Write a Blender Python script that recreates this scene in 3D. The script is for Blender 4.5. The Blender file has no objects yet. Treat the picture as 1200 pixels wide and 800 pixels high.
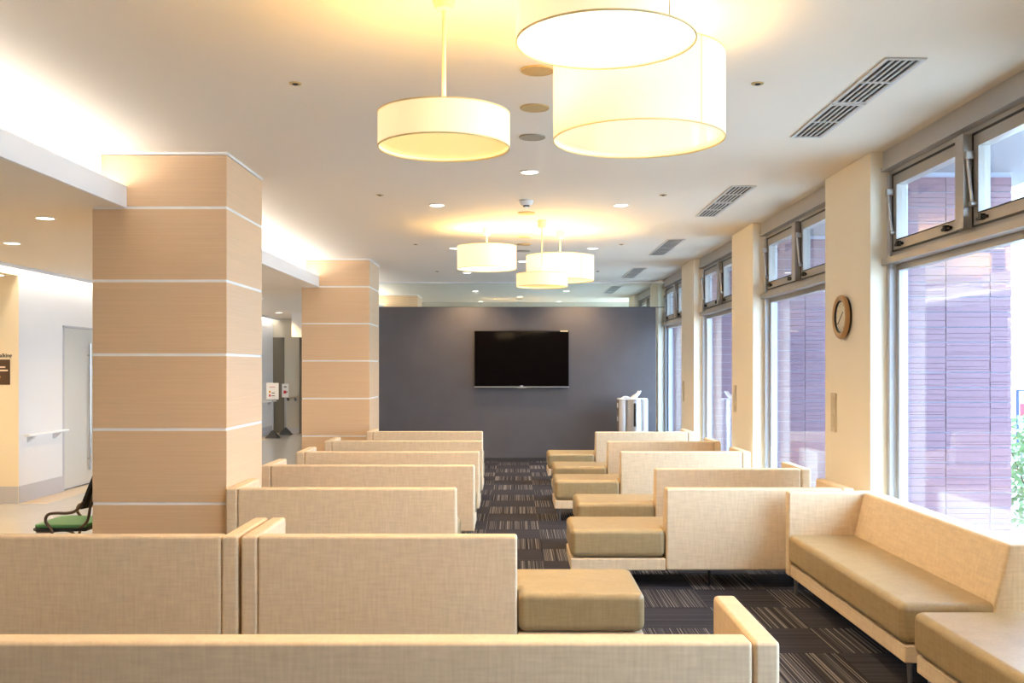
import bpy, bmesh, math, random
from mathutils import Vector, Matrix
random.seed(7)
S = bpy.context.scene
C = S.collection
PI = math.pi

# ------------------------------------------------------------------ camera
cam_d = bpy.data.cameras.new('camera')
cam_d.sensor_width = 36.0
cam_d.lens = 1150.0 / 1200.0 * 36.0
cam_d.shift_x = -3.0 / 1200.0
cam_d.shift_y = 30.0 / 1200.0
cam_d.clip_start = 0.05
cam_d.clip_end = 200
cam = bpy.data.objects.new('camera', cam_d)
C.objects.link(cam)
cam.location = (0, 0, 1.59)
cam.rotation_euler = (PI / 2, 0, 0)
S.camera = cam

# ------------------------------------------------------------------ world, exposure
W = bpy.data.worlds.new('overcast_sky')
S.world = W
W.use_nodes = True
bg = W.node_tree.nodes['Background']
bg.inputs[0].default_value = (0.55, 0.76, 1.0, 1)
bg.inputs[1].default_value = 7.0
S.view_settings.view_transform = 'Standard'
S.view_settings.look = 'None'
S.view_settings.gamma = 1.0
S.view_settings.use_curve_mapping = False
S.view_settings.exposure = 1.22
S.cycles.sample_clamp_indirect = 8.0
S.cycles.max_bounces = 10
S.cycles.diffuse_bounces = 6

CH = 3.143          # main ceiling height
LCH = 2.742         # lower corridor ceiling
WARM = (1.0, 0.68, 0.28)
SOFTWARM = (1.0, 0.69, 0.36)
E_PEND = 13.0
E_DOWN = 55.0
E_COVE = 9.0
E_SLOT = 10.0

# portals at the window openings guide the daylight in (they give no light of their own)
for k in range(-1, 5):
    L = bpy.data.lights.new('window_daylight', 'AREA')
    L.shape = 'RECTANGLE'; L.size = 2.9; L.size_y = 2.46
    L.cycles.is_portal = True
    o = bpy.data.objects.new('window_daylight', L)
    C.objects.link(o)
    o.location = (2.86, 5.855 + 3.49 * k, 1.57)
    o.rotation_euler = (0, PI / 2, 0)

# ------------------------------------------------------------------ helpers
def lin(c):
    return tuple(((v / 255.0) / 12.92 if v / 255.0 <= 0.04045 else ((v / 255.0 + 0.055) / 1.055) ** 2.4) for v in c)

def rgba(c):
    return (c[0], c[1], c[2], 1.0)

MATS = {}
def mat(name, col, rough=0.5, metal=0.0, emis=None, estr=0.0, spec=0.5, coat=0.0,
        var=0.0, vscale=(3, 3, 3), bump=0.0, bscale=(60, 60, 60), bdist=0.002, trans=0.0):
    m = bpy.data.materials.new(name)
    m.use_nodes = True
    nt = m.node_tree
    b = nt.nodes['Principled BSDF']
    b.inputs['Base Color'].default_value = rgba(col)
    b.inputs['Roughness'].default_value = rough
    b.inputs['Metallic'].default_value = metal
    b.inputs['Specular IOR Level'].default_value = spec
    b.inputs['Coat Weight'].default_value = coat
    if emis:
        b.inputs['Emission Color'].default_value = rgba(emis)
        b.inputs['Emission Strength'].default_value = estr
    if var or bump:
        tc = nt.nodes.new('ShaderNodeTexCoord')
    if var:
        mp = nt.nodes.new('ShaderNodeMapping'); mp.inputs['Scale'].default_value = vscale
        nz = nt.nodes.new('ShaderNodeTexNoise'); nz.inputs['Scale'].default_value = 1.0; nz.inputs['Detail'].default_value = 4
        rp = nt.nodes.new('ShaderNodeValToRGB')
        rp.color_ramp.elements[0].position = 0.3; rp.color_ramp.elements[1].position = 0.7
        rp.color_ramp.elements[0].color = rgba([v * (1 - var) for v in col])
        rp.color_ramp.elements[1].color = rgba([min(1, v * (1 + var)) for v in col])
        nt.links.new(tc.outputs['Object'], mp.inputs[0]); nt.links.new(mp.outputs[0], nz.inputs['Vector'])
        nt.links.new(nz.outputs[0], rp.inputs[0]); nt.links.new(rp.outputs[0], b.inputs['Base Color'])
    if bump:
        mp = nt.nodes.new('ShaderNodeMapping'); mp.inputs['Scale'].default_value = bscale
        nz = nt.nodes.new('ShaderNodeTexNoise'); nz.inputs['Scale'].default_value = 1.0; nz.inputs['Detail'].default_value = 3
        bp = nt.nodes.new('ShaderNodeBump'); bp.inputs['Strength'].default_value = bump; bp.inputs['Distance'].default_value = bdist
        nt.links.new(tc.outputs['Object'], mp.inputs[0]); nt.links.new(mp.outputs[0], nz.inputs['Vector'])
        nt.links.new(nz.outputs[0], bp.inputs['Height']); nt.links.new(bp.outputs[0], b.inputs['Normal'])
    MATS[name] = m
    return m

def weave(name, col, rough, amp=0.10, freq=75.0, spec=0.4):
    """woven vinyl: crossing threads with streaky slubs"""
    m = mat(name, col, rough, spec=spec)
    nt = m.node_tree; b = nt.nodes['Principled BSDF']
    tc = nt.nodes.new('ShaderNodeTexCoord')
    outs = []
    for sc in ((freq, freq, 8.0), (9.0, 9.0, freq)):
        mp = nt.nodes.new('ShaderNodeMapping'); mp.inputs['Scale'].default_value = sc
        nz = nt.nodes.new('ShaderNodeTexNoise'); nz.inputs['Scale'].default_value = 1.0; nz.inputs['Detail'].default_value = 4
        nt.links.new(tc.outputs['Object'], mp.inputs[0]); nt.links.new(mp.outputs[0], nz.inputs['Vector'])
        outs.append(nz.outputs[0])
    ad = nt.nodes.new('ShaderNodeMath'); ad.operation = 'ADD'
    nt.links.new(outs[0], ad.inputs[0]); nt.links.new(outs[1], ad.inputs[1])
    mr = nt.nodes.new('ShaderNodeMapRange')
    mr.inputs['From Min'].default_value = 0.65; mr.inputs['From Max'].default_value = 1.35
    nt.links.new(ad.outputs[0], mr.inputs['Value'])
    mx = nt.nodes.new('ShaderNodeMix'); mx.data_type = 'RGBA'
    mx.inputs[6].default_value = rgba([v * (1 - amp * (1 + 0.4 * i)) for i, v in enumerate(col)])
    mx.inputs[7].default_value = rgba([min(1, v * (1 + amp)) for v in col])
    nt.links.new(mr.outputs[0], mx.inputs[0]); nt.links.new(mx.outputs[2], b.inputs['Base Color'])
    bp = nt.nodes.new('ShaderNodeBump'); bp.inputs['Strength'].default_value = 0.12; bp.inputs['Distance'].default_value = 0.001
    nt.links.new(ad.outputs[0], bp.inputs['Height']); nt.links.new(bp.outputs[0], b.inputs['Normal'])
    return m

def stripes(name, stops, freq, amp_along=0.25, rough=0.95):
    """carpet tile: irregular stripes that run along the tile's own y axis"""
    m = mat(name, (0.05, 0.05, 0.05), rough, spec=0.15)
    nt = m.node_tree; b = nt.nodes['Principled BSDF']
    tc = nt.nodes.new('ShaderNodeTexCoord')
    oi = nt.nodes.new('ShaderNodeObjectInfo')
    mp = nt.nodes.new('ShaderNodeMapping'); mp.inputs['Scale'].default_value = (freq, amp_along, 0.0)
    nz = nt.nodes.new('ShaderNodeTexNoise'); nz.noise_dimensions = '4D'
    nz.inputs['Scale'].default_value = 1.0; nz.inputs['Detail'].default_value = 1.0
    ml = nt.nodes.new('ShaderNodeMath'); ml.operation = 'MULTIPLY'; ml.inputs[1].default_value = 37.0
    nt.links.new(oi.outputs['Random'], ml.inputs[0]); nt.links.new(ml.outputs[0], nz.inputs['W'])
    nt.links.new(tc.outputs['Object'], mp.inputs[0]); nt.links.new(mp.outputs[0], nz.inputs['Vector'])
    rp = nt.nodes.new('ShaderNodeValToRGB')
    cr = rp.color_ramp
    cr.elements[0].position = stops[0][0]; cr.elements[0].color = rgba(stops[0][1])
    cr.elements[1].position = stops[-1][0]; cr.elements[1].color = rgba(stops[-1][1])
    for p, c in stops[1:-1]:
        e = cr.elements.new(p); e.color = rgba(c)
    nt.links.new(nz.outputs[0], rp.inputs[0]); nt.links.new(rp.outputs[0], b.inputs['Base Color'])
    nf = nt.nodes.new('ShaderNodeTexNoise'); nf.inputs['Scale'].default_value = 260; nf.inputs['Detail'].default_value = 2
    nt.links.new(tc.outputs['Object'], nf.inputs['Vector'])
    bp = nt.nodes.new('ShaderNodeBump'); bp.inputs['Strength'].default_value = 0.5; bp.inputs['Distance'].default_value = 0.003
    nt.links.new(nf.outputs[0], bp.inputs['Height']); nt.links.new(bp.outputs[0], b.inputs['Normal'])
    return m

def glass(name, tint, ior=1.5):
    m = bpy.data.materials.new(name); m.use_nodes = True
    nt = m.node_tree; nt.nodes.clear()
    out = nt.nodes.new('ShaderNodeOutputMaterial')
    tr = nt.nodes.new('ShaderNodeBsdfTransparent'); tr.inputs[0].default_value = rgba(tint)
    gl = nt.nodes.new('ShaderNodeBsdfGlossy'); gl.inputs['Roughness'].default_value = 0.0
    fr = nt.nodes.new('ShaderNodeFresnel'); fr.inputs[0].default_value = ior
    mx = nt.nodes.new('ShaderNodeMixShader')
    ge = nt.nodes.new('ShaderNodeNewGeometry')
    io = nt.nodes.new('ShaderNodeMapRange')
    io.inputs['To Min'].default_value = ior; io.inputs['To Max'].default_value = 1.0 / ior
    nt.links.new(ge.outputs['Backfacing'], io.inputs['Value']); nt.links.new(io.outputs[0], fr.inputs[0])
    nt.links.new(fr.outputs[0], mx.inputs[0]); nt.links.new(tr.outputs[0], mx.inputs[1])
    nt.links.new(gl.outputs[0], mx.inputs[2]); nt.links.new(mx.outputs[0], out.inputs[0])
    MATS[name] = m
    return m

# ---- bmesh shape makers
def box(bm, x0, x1, y0, y1, z0, z1):
    v = [bm.verts.new(p) for p in ((x0, y0, z0), (x1, y0, z0), (x1, y1, z0), (x0, y1, z0),
                                   (x0, y0, z1), (x1, y0, z1), (x1, y1, z1), (x0, y1, z1))]
    for f in ((0, 3, 2, 1), (4, 5, 6, 7), (0, 1, 5, 4), (1, 2, 6, 5), (2, 3, 7, 6), (3, 0, 4, 7)):
        bm.faces.new([v[i] for i in f])
    return v

def prism(bm, pts, d0, d1, axis='z'):
    """extrude a 2-D outline; axis says which axis it runs along"""
    def P(a, b, d):
        return {'z': (a, b, d), 'x': (d, a, b), 'y': (a, d, b)}[axis]
    lo = [bm.verts.new(P(a, b, d0)) for a, b in pts]
    hi = [bm.verts.new(P(a, b, d1)) for a, b in pts]
    n = len(pts)
    bm.faces.new(lo); bm.faces.new(hi)
    for i in range(n):
        bm.faces.new((lo[i], lo[(i + 1) % n], hi[(i + 1) % n], hi[i]))
    bmesh.ops.recalc_face_normals(bm, faces=bm.faces)

def lathe(bm, prof, cx=0.0, cy=0.0, n=48, a0=0.0, a1=2 * PI, axis='z', closed=True):
    """turn (r, h) points about an axis"""
    full = abs(a1 - a0 - 2 * PI) < 1e-6
    steps = n if full else n + 1
    rings = []
    for i in range(steps):
        a = a0 + (a1 - a0) * i / n
        ring = []
        for r, h in prof:
            u, w = r * math.cos(a), r * math.sin(a)
            p = (cx + u, cy + w, h) if axis == 'z' else ((h, cx + u, cy + w) if axis == 'x' else (cx + u, h, cy + w))
            ring.append(bm.verts.new(p))
        rings.append(ring)
    m = len(prof)
    for i in range(n):
        A = rings[i]; B = rings[(i + 1) % steps]
        for j in range(m if closed else m - 1):
            k = (j + 1) % m
            q = [A[j], B[j], B[k], A[k]]
            bm.faces.new(q)
    bmesh.ops.remove_doubles(bm, verts=bm.verts, dist=1e-6)
    bmesh.ops.recalc_face_normals(bm, faces=bm.faces)

def rod(bm, p0, p1, r0, r1=None, n=12):
    r1 = r0 if r1 is None else r1
    p0, p1 = Vector(p0), Vector(p1)
    d = (p1 - p0).normalized()
    u = d.orthogonal().normalized(); w = d.cross(u)
    A = [bm.verts.new(p0 + (u * math.cos(2 * PI * i / n) + w * math.sin(2 * PI * i / n)) * r0) for i in range(n)]
    B = [bm.verts.new(p1 + (u * math.cos(2 * PI * i / n) + w * math.sin(2 * PI * i / n)) * r1) for i in range(n)]
    for i in range(n):
        bm.faces.new((A[i], A[(i + 1) % n], B[(i + 1) % n], B[i]))
    bm.faces.new(list(reversed(A))); bm.faces.new(B)

def tube(bm, pts, r, n=10):
    pts = [Vector(p) for p in pts]
    rings = []
    ref = Vector((0.31, 0.85, 0.42)).normalized()
    for i, p in enumerate(pts):
        d = (pts[min(i + 1, len(pts) - 1)] - pts[max(i - 1, 0)]).normalized()
        u = (ref - d * ref.dot(d)).normalized(); w = d.cross(u)
        rings.append([bm.verts.new(p + (u * math.cos(2 * PI * k / n) + w * math.sin(2 * PI * k / n)) * r) for k in range(n)])
    for a, b in zip(rings, rings[1:]):
        for k in range(n):
            bm.faces.new((a[k], a[(k + 1) % n], b[(k + 1) % n], b[k]))
    bm.faces.new(list(reversed(rings[0]))); bm.faces.new(rings[-1])

def smooth_path(ctrl, n=8):
    """Catmull-Rom through the control points"""
    P = [Vector(c) for c in ctrl]
    P = [P[0]] + P + [P[-1]]
    out = []
    for i in range(1, len(P) - 2):
        for s in range(n):
            t = s / n
            a, b, c, d = P[i - 1], P[i], P[i + 1], P[i + 2]
            out.append(0.5 * ((2 * b) + (c - a) * t + (2 * a - 5 * b + 4 * c - d) * t * t + (3 * b - a - 3 * c + d) * t ** 3))
    out.append(P[-2])
    return out

def obj(name, bm, m, parent=None, bevel=0.0, seg=2, smooth=False, loc=None, auto=None):
    me = bpy.data.meshes.new(name)
    bm.to_mesh(me); bm.free()
    o = bpy.data.objects.new(name, me)
    C.objects.link(o)
    me.materials.append(MATS[m] if isinstance(m, str) else m)
    if parent is not None:
        o.parent = parent
    if loc is not None:
        o.location = loc
    if smooth or bevel:
        for p in me.polygons:
            p.use_smooth = True
    if smooth:
        me.set_sharp_from_angle(angle=math.radians(auto if auto else 40))
    if bevel:
        md = o.modifiers.new('round_edges', 'BEVEL')
        md.width = bevel; md.segments = seg; md.limit_method = 'ANGLE'; md.angle_limit = math.radians(35)
        md.harden_normals = True
    return o

def bx(name, b, m, parent=None, bevel=0.0, seg=2):
    bm = bmesh.new(); box(bm, *b)
    return obj(name, bm, m, parent, bevel, seg)

def empty(name, loc=(0, 0, 0), rz=0.0):
    o = bpy.data.objects.new(name, None)
    C.objects.link(o); o.location = loc; o.rotation_euler = (0, 0, rz)
    o.empty_display_size = 0.2
    return o

def tag(o, label, cat, group=None):
    o['label'] = label; o['category'] = cat
    if group:
        o['group'] = group
    return o

def struct(o, label=None):
    o['kind'] = 'structure'
    if label:
        o['label'] = label
    return o

def copy_tree(o, parent=None):
    c = o.copy(); C.objects.link(c); c.parent = parent
    for ch in list(o.children):
        copy_tree(ch, c)
    return c

def lettering(name, text, size, m, parent, mtx, align='LEFT'):
    cu = bpy.data.curves.new('lettering', 'FONT')
    cu.body = text; cu.size = size; cu.align_x = align; cu.extrude = 0.001; cu.offset = 0.0012
    t = bpy.data.objects.new('lettering_source', cu)
    C.objects.link(t)
    dg = bpy.context.evaluated_depsgraph_get()
    me = bpy.data.meshes.new_from_object(t.evaluated_get(dg))
    bpy.data.objects.remove(t)
    me.transform(mtx)
    o = bpy.data.objects.new(name, me); C.objects.link(o)
    me.materials.clear(); me.materials.append(MATS[m]); o.parent = parent
    return o

# ------------------------------------------------------------------ materials
mat('ceiling_paint', lin((234, 225, 211)), 0.9, spec=0.2, bump=0.05, bscale=(300, 300, 300))
mat('white_paint', lin((232, 229, 226)), 0.8, spec=0.2)
mat('pier_paint', lin((244, 234, 214)), 0.75, spec=0.25, bump=0.05, bscale=(200, 200, 200))
mat('alcove_paint', lin((242, 226, 194)), 0.8, spec=0.2)
mat('end_wall_paint', lin((205, 198, 182)), 0.8, spec=0.2)
mat('grey_wall', lin((96, 92, 95)), 0.62, spec=0.35, var=0.05, vscale=(3, 3, 3), bump=0.08, bscale=(150, 150, 150))
mat('grey_base', lin((62, 60, 62)), 0.5)
mat('skirting_grey', lin((196, 194, 196)), 0.6)
mat('wood_veneer', lin((222, 188, 150)), 0.42, spec=0.4, var=0.045, vscale=(1.5, 1.5, 130))
mat('joint_white', lin((244, 243, 242)), 0.35)
mat('column_core', lin((150, 130, 108)), 0.7)
mat('frame_alu', lin((166, 160, 153)), 0.38, metal=0.35)
mat('header_alu', lin((174, 172, 172)), 0.45, metal=0.2)
mat('jamb_white', lin((186, 188, 194)), 0.45)
mat('gasket', (0.012, 0.012, 0.013), 0.5)
mat('chrome', (0.62, 0.62, 0.63), 0.22, metal=1.0)
mat('steel', (0.5, 0.5, 0.51), 0.32, metal=1.0)
mat('tv_black', (0.006, 0.005, 0.006), 0.35)
mat('tv_screen', (0.005, 0.0035, 0.0035), 0.06, spec=0.45)
mat('silver', lin((205, 206, 210)), 0.3, metal=0.6)
mat('silver_light', lin((228, 229, 232)), 0.35, metal=0.25)
mat('plastic_white', lin((240, 240, 240)), 0.4)
mat('plastic_beige', lin((206, 192, 165)), 0.5)
mat('speaker_beige', lin((196, 170, 120)), 0.7)
mat('speaker_grey', lin((168, 158, 138)), 0.7)
mat('hole_shade', (0.008, 0.007, 0.006), 0.6)  # near-black that paints the shade inside openings
mat('black_rubber', (0.012, 0.012, 0.013), 0.45)
mat('chair_tube', lin((104, 88, 76)), 0.3, metal=0.8)
mat('chair_green', lin((92, 150, 98)), 0.55, spec=0.35)
mat('clock_wood', lin((186, 140, 88)), 0.35, var=0.08, vscale=(40, 8, 8))
mat('clock_face', lin((232, 222, 196)), 0.25)
mat('vinyl_floor', lin((196, 194, 190)), 0.16, spec=0.5, var=0.03, vscale=(2, 2, 2))
mat('vinyl_border', lin((226, 204, 172)), 0.22, spec=0.5)
mat('plaque_brown', lin((84, 60, 40)), 0.45)
mat('print_black', (0.01, 0.008, 0.006), 0.6)
mat('print_white', lin((240, 226, 200)), 0.6)
mat('print_yellow', lin((214, 160, 60)), 0.6)
mat('print_red', lin((206, 52, 72)), 0.6)
mat('print_grey', lin((120, 112, 108)), 0.6)
mat('door_grey', lin((210, 208, 200)), 0.5)
mat('door_taupe', lin((124, 116, 100)), 0.5)
mat('vent_paint', lin((206, 202, 198)), 0.5)
mat('outside_tile', lin((112, 78, 92)), 0.35, spec=0.5, var=0.16, vscale=(1.2, 1.2, 34))
mat('mortar', lin((158, 164, 182)), 0.9)
mat('outside_concrete', lin((124, 122, 130)), 0.8)
mat('outside_paving', lin((200, 198, 194)), 0.8)
mat('building_white', lin((238, 238, 238)), 0.8)
mat('building_window', lin((120, 140, 160)), 0.1, spec=0.8)
mat('leaf_green', lin((96, 132, 80)), 0.5, var=0.4, vscale=(6, 6, 6))
mat('bark', lin((96, 80, 60)), 0.9)
mat('sign_blue', lin((40, 70, 130)), 0.5)
mat('carpet_base', lin((52, 48, 50)), 0.95, spec=0.1)
weave('sofa_fabric', lin((226, 203, 170)), 0.55, 0.10)
weave('seat_fabric', lin((166, 144, 104)), 0.40, 0.12, spec=0.75)
stripes('carpet_striped', [(0.36, lin((31, 30, 35))), (0.48, lin((50, 48, 54))), (0.55, lin((82, 78, 80))), (0.64, lin((128, 121, 117)))], 110)
stripes('carpet_turned_shade', [(0.35, lin((41, 40, 46))), (0.65, lin((62, 59, 66)))], 60)  # quarter-turned tile; its pile's weaker reflection painted in as low contrast
glass('window_glass', (0.95, 0.97, 0.985))
glass('partition_glass', (0.955, 0.985, 0.955))
mat('shade_fabric', lin((250, 238, 205)), 0.8, emis=(1.0, 0.80, 0.42), estr=0.25)
mat('shade_bright', lin((250, 240, 215)), 0.8, emis=(1.0, 0.82, 0.46), estr=0.30)
mat('diffuser_warm', lin((250, 222, 150)), 0.25, emis=(1.0, 0.72, 0.26), estr=0.30)
mat('diffuser_cream', lin((250, 238, 205)), 0.06, emis=(1.0, 0.80, 0.45), estr=0.34)
mat('diffuser_bright', lin((255, 250, 235)), 0.2, emis=(1.0, 0.95, 0.80), estr=0.55)
mat('shade_rim', lin((244, 220, 160)), 0.6)
mat('rod_white', lin((240, 228, 196)), 0.45)
mat('lens_glow', (1, 1, 1), 0.4, emis=(1.0, 0.93, 0.78), estr=5.0)
mat('cove_glow', (1, 1, 1), 0.4, emis=(1.0, 0.96, 0.92), estr=E_COVE)
mat('slot_glow', (1, 1, 1), 0.4, emis=(1.0, 0.93, 0.82), estr=E_SLOT)

# ------------------------------------------------------------------ floor
Y0, Y1 = -4.0, 24.6
CARX0, CARX1 = -2.80, 2.64
WALLX = 2.57
floor = struct(bx('floor', (CARX0, CARX1 + 0.26, Y0, Y1, -0.06, -0.006), 'carpet_base'))
T = 0.52
tb = bmesh.new(); box(tb, -T / 2 + 0.0012, T / 2 - 0.0012, -T / 2 + 0.0012, T / 2 - 0.0012, -0.006, 0.0)
tile_a = bpy.data.meshes.new('carpet_tile'); tb.to_mesh(tile_a); tb.free(); tile_a.materials.append(MATS['carpet_striped'])
tile_b = tile_a.copy(); tile_b.materials.clear(); tile_b.materials.append(MATS['carpet_turned_shade'])
rest_a, rest_b = bmesh.new(), bmesh.new()
for i in range(-5, 6):
    for j in range(-26, 29):
        x0, x1 = -0.28 + T * i, -0.28 + T * (i + 1)
        y0, y1 = 9.62 + T * j, 9.62 + T * (j + 1)
        cx0, cx1 = max(x0, CARX0), min(x1, CARX1)
        cy0, cy1 = max(y0, Y0), min(y1, Y1)
        if cx1 - cx0 < 0.02 or cy1 - cy0 < 0.02:
            continue
        along_y = (i + j) % 2 == 0
        if i >= -1 and -11 <= j <= 13:
            o = bpy.data.objects.new('carpet_tile', tile_a if along_y else tile_b)
            C.objects.link(o); o.parent = floor
            o.location = ((cx0 + cx1) / 2, (cy0 + cy1) / 2, 0)
            if along_y:
                o.scale = ((cx1 - cx0) / T, (cy1 - cy0) / T, 1)
            else:
                o.rotation_euler = (0, 0, PI / 2); o.scale = ((cy1 - cy0) / T, (cx1 - cx0) / T, 1)
        else:
            box(rest_a if along_y else rest_b, cx0 + .001, cx1 - .001, cy0 + .001, cy1 - .001, -0.006, 0)
for bm_, mm in ((rest_a, 'carpet_striped'), (rest_b, 'carpet_turned_shade')):
    o = obj('carpet_tile', bm_, mm, floor); o['kind'] = 'stuff'
vinyl = struct(bx('floor', (-7.6, CARX0, Y0, Y1, -0.06, 0.0), 'vinyl_floor'))
struct(bx('trim_1', (-5.78, -5.45, 11.43, 23.5, -0.001, 0.0015), 'vinyl_border'))

# ------------------------------------------------------------------ ceiling
ceil = struct(bx('ceiling', (-2.985, 3.05, Y0, Y1, CH, CH + 0.12), 'ceiling_paint'))
low = struct(bx('ceiling', (-5.62, -2.835, Y0, Y1, LCH, LCH + 0.03), 'ceiling_paint'))
struct(bx('ceiling', (-7.7, -2.985, Y0, Y1, CH, CH + 0.12), 'ceiling_paint'))
struct(bx('trim_2', (-5.65, -5.62, Y0, 23.5, LCH - 0.035, LCH + 0.18), 'white_paint'))
struct(bx('wall_cove', (-3.02, -2.985, Y0, Y1, LCH + 0.03, CH), 'white_paint'))
COLS = (7.09, 14.06, 21.03)
segs = [(Y0, 7.09), (8.08, 14.06), (15.05, 21.03), (22.02, Y1)]
for a, b in segs:
    struct(bx('trim_3', (-2.835, -2.80, a, b, LCH - 0.004, 2.896), 'white_paint', bevel=0.003))
    n = max(1, round((b - a) / 3.0))
    for q in range(n):
        ya, yb = a + (b - a) * q / n + 0.02, a + (b - a) * (q + 1) / n - 0.02
        e = empty('cove_light', (-2.91, (ya + yb) / 2, LCH + 0.03))
        tag(e, 'slim linear lamp hidden in the ceiling cove above the pillars', 'lamp', 'linear lamps in the ceiling cove')
        h = (yb - ya) / 2
        bx('housing', (-0.03, 0.03, -h, h, 0, 0.095), 'plastic_white', e)
        bm = bmesh.new(); prism(bm, [(-0.024, 0.095), (0.024, 0.095), (0.018, 0.112), (-0.018, 0.112)], -h + .01, h - .01, 'y')
        obj('tube', bm, 'cove_glow', e)

# ------------------------------------------------------------------ left (corridor) walls
LW = -5.78
bm = bmesh.new()
box(bm, LW - 0.15, LW, 11.445, 12.56, 0.0, CH)
box(bm, LW - 0.15, LW, 12.56, 13.75, 2.12, CH)
box(bm, LW - 0.15, LW, 13.75, 23.5, 0.0, CH)
wl = struct(obj('wall_left', bm, 'white_paint'))
struct(bx('wall_left', (LW - 0.15, LW - 0.12, 12.56, 13.75, 0.0, 2.12), 'white_paint'))  # unseen backing added behind the door to block sky light under it
# alcove: far wall facing the room, header over its opening, return to the rear
struct(bx('wall_alcove', (-7.6, LW - 0.0, 11.43, 11.443, 0.0, 2.655), 'alcove_paint'))
struct(bx('trim_4', (LW - 0.16, LW + 0.0, Y0, 11.43, 2.655, 2.70), 'alcove_paint'))
struct(bx('wall_left', (LW - 0.16, LW, Y0, 11.445, 2.70, CH), 'white_paint'))
struct(bx('wall_alcove', (-7.7, -7.6, Y0, 11.6, 0.0, CH), 'alcove_paint'))
struct(bx('ceiling', (-7.6, LW - 0.16, Y0, 11.43, 2.66, 2.72), 'alcove_paint'))
struct(bx('baseboard_left', (LW, LW + 0.008, 11.44, 12.55, 0, 0.2), 'skirting_grey'))
struct(bx('baseboard_left', (LW, LW + 0.008, 13.85, 23.5, 0, 0.2), 'skirting_grey'))
struct(bx('baseboard_alcove', (-7.6, LW - .001, 11.418, 11.43, 0, 0.2), 'skirting_grey'))
# light slot over the corridor wall
for a, b in ((Y0, 0), (0, 4), (4, 8), (8, 12), (12, 16), (16, 20), (20, 23.4)):
    e = empty('slot_light', (-5.70, (a + b) / 2, LCH + 0.12)); h = (b - a) / 2 - 0.03
    tag(e, 'slim linear lamp in the ceiling slot along the white corridor wall', 'lamp', 'linear lamps above the corridor wall')
    bx('housing', (-0.025, 0.05, -h, h, 0.015, 0.06), 'plastic_white', e)
    bx('tube', (-0.02, 0.02, -h, h, 0.0, 0.015), 'slot_glow', e)
# sliding door in the corridor wall
d = struct(empty('door_1', (LW - 0.05, 13.15, 0)))
bx('door_leaf', (-0.02, 0.02, -0.56, 0.58, 0.01, 2.10), 'door_grey', d, bevel=0.003)
bx('door_frame', (-0.06, 0.06, -0.60, -0.565, 0.0, 2.12), 'skirting_grey', d)
bx('door_frame', (-0.06, 0.06, 0.58, 0.60, 0.0, 2.12), 'skirting_grey', d)
bx('door_frame', (-0.06, 0.06, -0.60, 0.60, 2.10, 2.125), 'skirting_grey', d)
bm = bmesh.new(); rod(bm, (0.06, 0.20, 0.20), (0.06, 0.20, 1.90), 0.016)
hd = obj('pull_handle', bm, 'chrome', d, smooth=True)
for z in (0.35, 1.75):
    bm = bmesh.new(); rod(bm, (0.02, 0.20, z), (0.06, 0.20, z), 0.009); obj('handle_bracket', bm, 'chrome', hd, smooth=True)
# handrail
h = tag(empty('handrail', (LW, 11.98, 0)), 'white wall handrail on two brackets between alcove and sliding door', 'handrail')
bm = bmesh.new(); prism(bm, [(0.045, .775), (0.105, .775), (0.11, .79), (0.10, .80), (0.05, .80), (0.04, .79)], -0.5, 0.52, 'y')
obj('rail', bm, 'plastic_white', h)
for y in (-0.32, 0.33):
    bm = bmesh.new(); prism(bm, [(0.0, .70), (0.012, .70), (0.075, .76), (0.085, .776), (0.0, .776)], y - .03, y + .03, 'y')
    obj('bracket', bm, 'silver', h)
h2 = tag(empty('handrail', (LW, 22.0, 0)), 'white wall handrail near the poster stands at the corridor end', 'handrail')
bm = bmesh.new(); prism(bm, [(0.045, .775), (0.105, .775), (0.11, .79), (0.10, .80), (0.05, .80), (0.04, .79)], -1.4, 1.4, 'y')
obj('rail', bm, 'plastic_white', h2)
for y in (-1.0, 1.0):
    bm = bmesh.new(); prism(bm, [(0.0, .70), (0.012, .70), (0.075, .76), (0.085, .776), (0.0, .776)], y - .03, y + .03, 'y')
    obj('bracket', bm, 'silver', h2)
# sign on the alcove wall: black lettering over a brown plaque
sg = tag(empty('wall_plaque', (-5.98, 11.43, 1.54)), 'dark brown plaque with pale lettering on the beige alcove wall', 'sign')
bx('plate', (-0.40, 0.105, -0.012, 0.0, -0.155, 0.138), 'plaque_brown', sg, bevel=0.002)
MT = lambda x, y, z: Matrix.Translation((x, y, z)) @ Matrix.Rotation(PI / 2, 4, 'X')
for x0, x1, z0, z1, mm in ((-0.34, 0.055, 0.042, 0.058, 'print_white'), (-0.34, 0.085, 0.002, 0.020, 'print_white'), (-0.30, 0.0, -0.072, -0.056, 'print_yellow')):
    bx('lettering', (x0, x1, -0.0135, -0.0118, z0, z1), mm, sg)
wd = tag(empty('wall_lettering', (-5.98, 11.43, 1.705)), 'black lettering on the beige alcove wall above the brown plaque', 'lettering')
lettering('word', 'talking', 0.062, 'print_black', wd, MT(0.125, -0.0015, 0.0), 'RIGHT')

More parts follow.
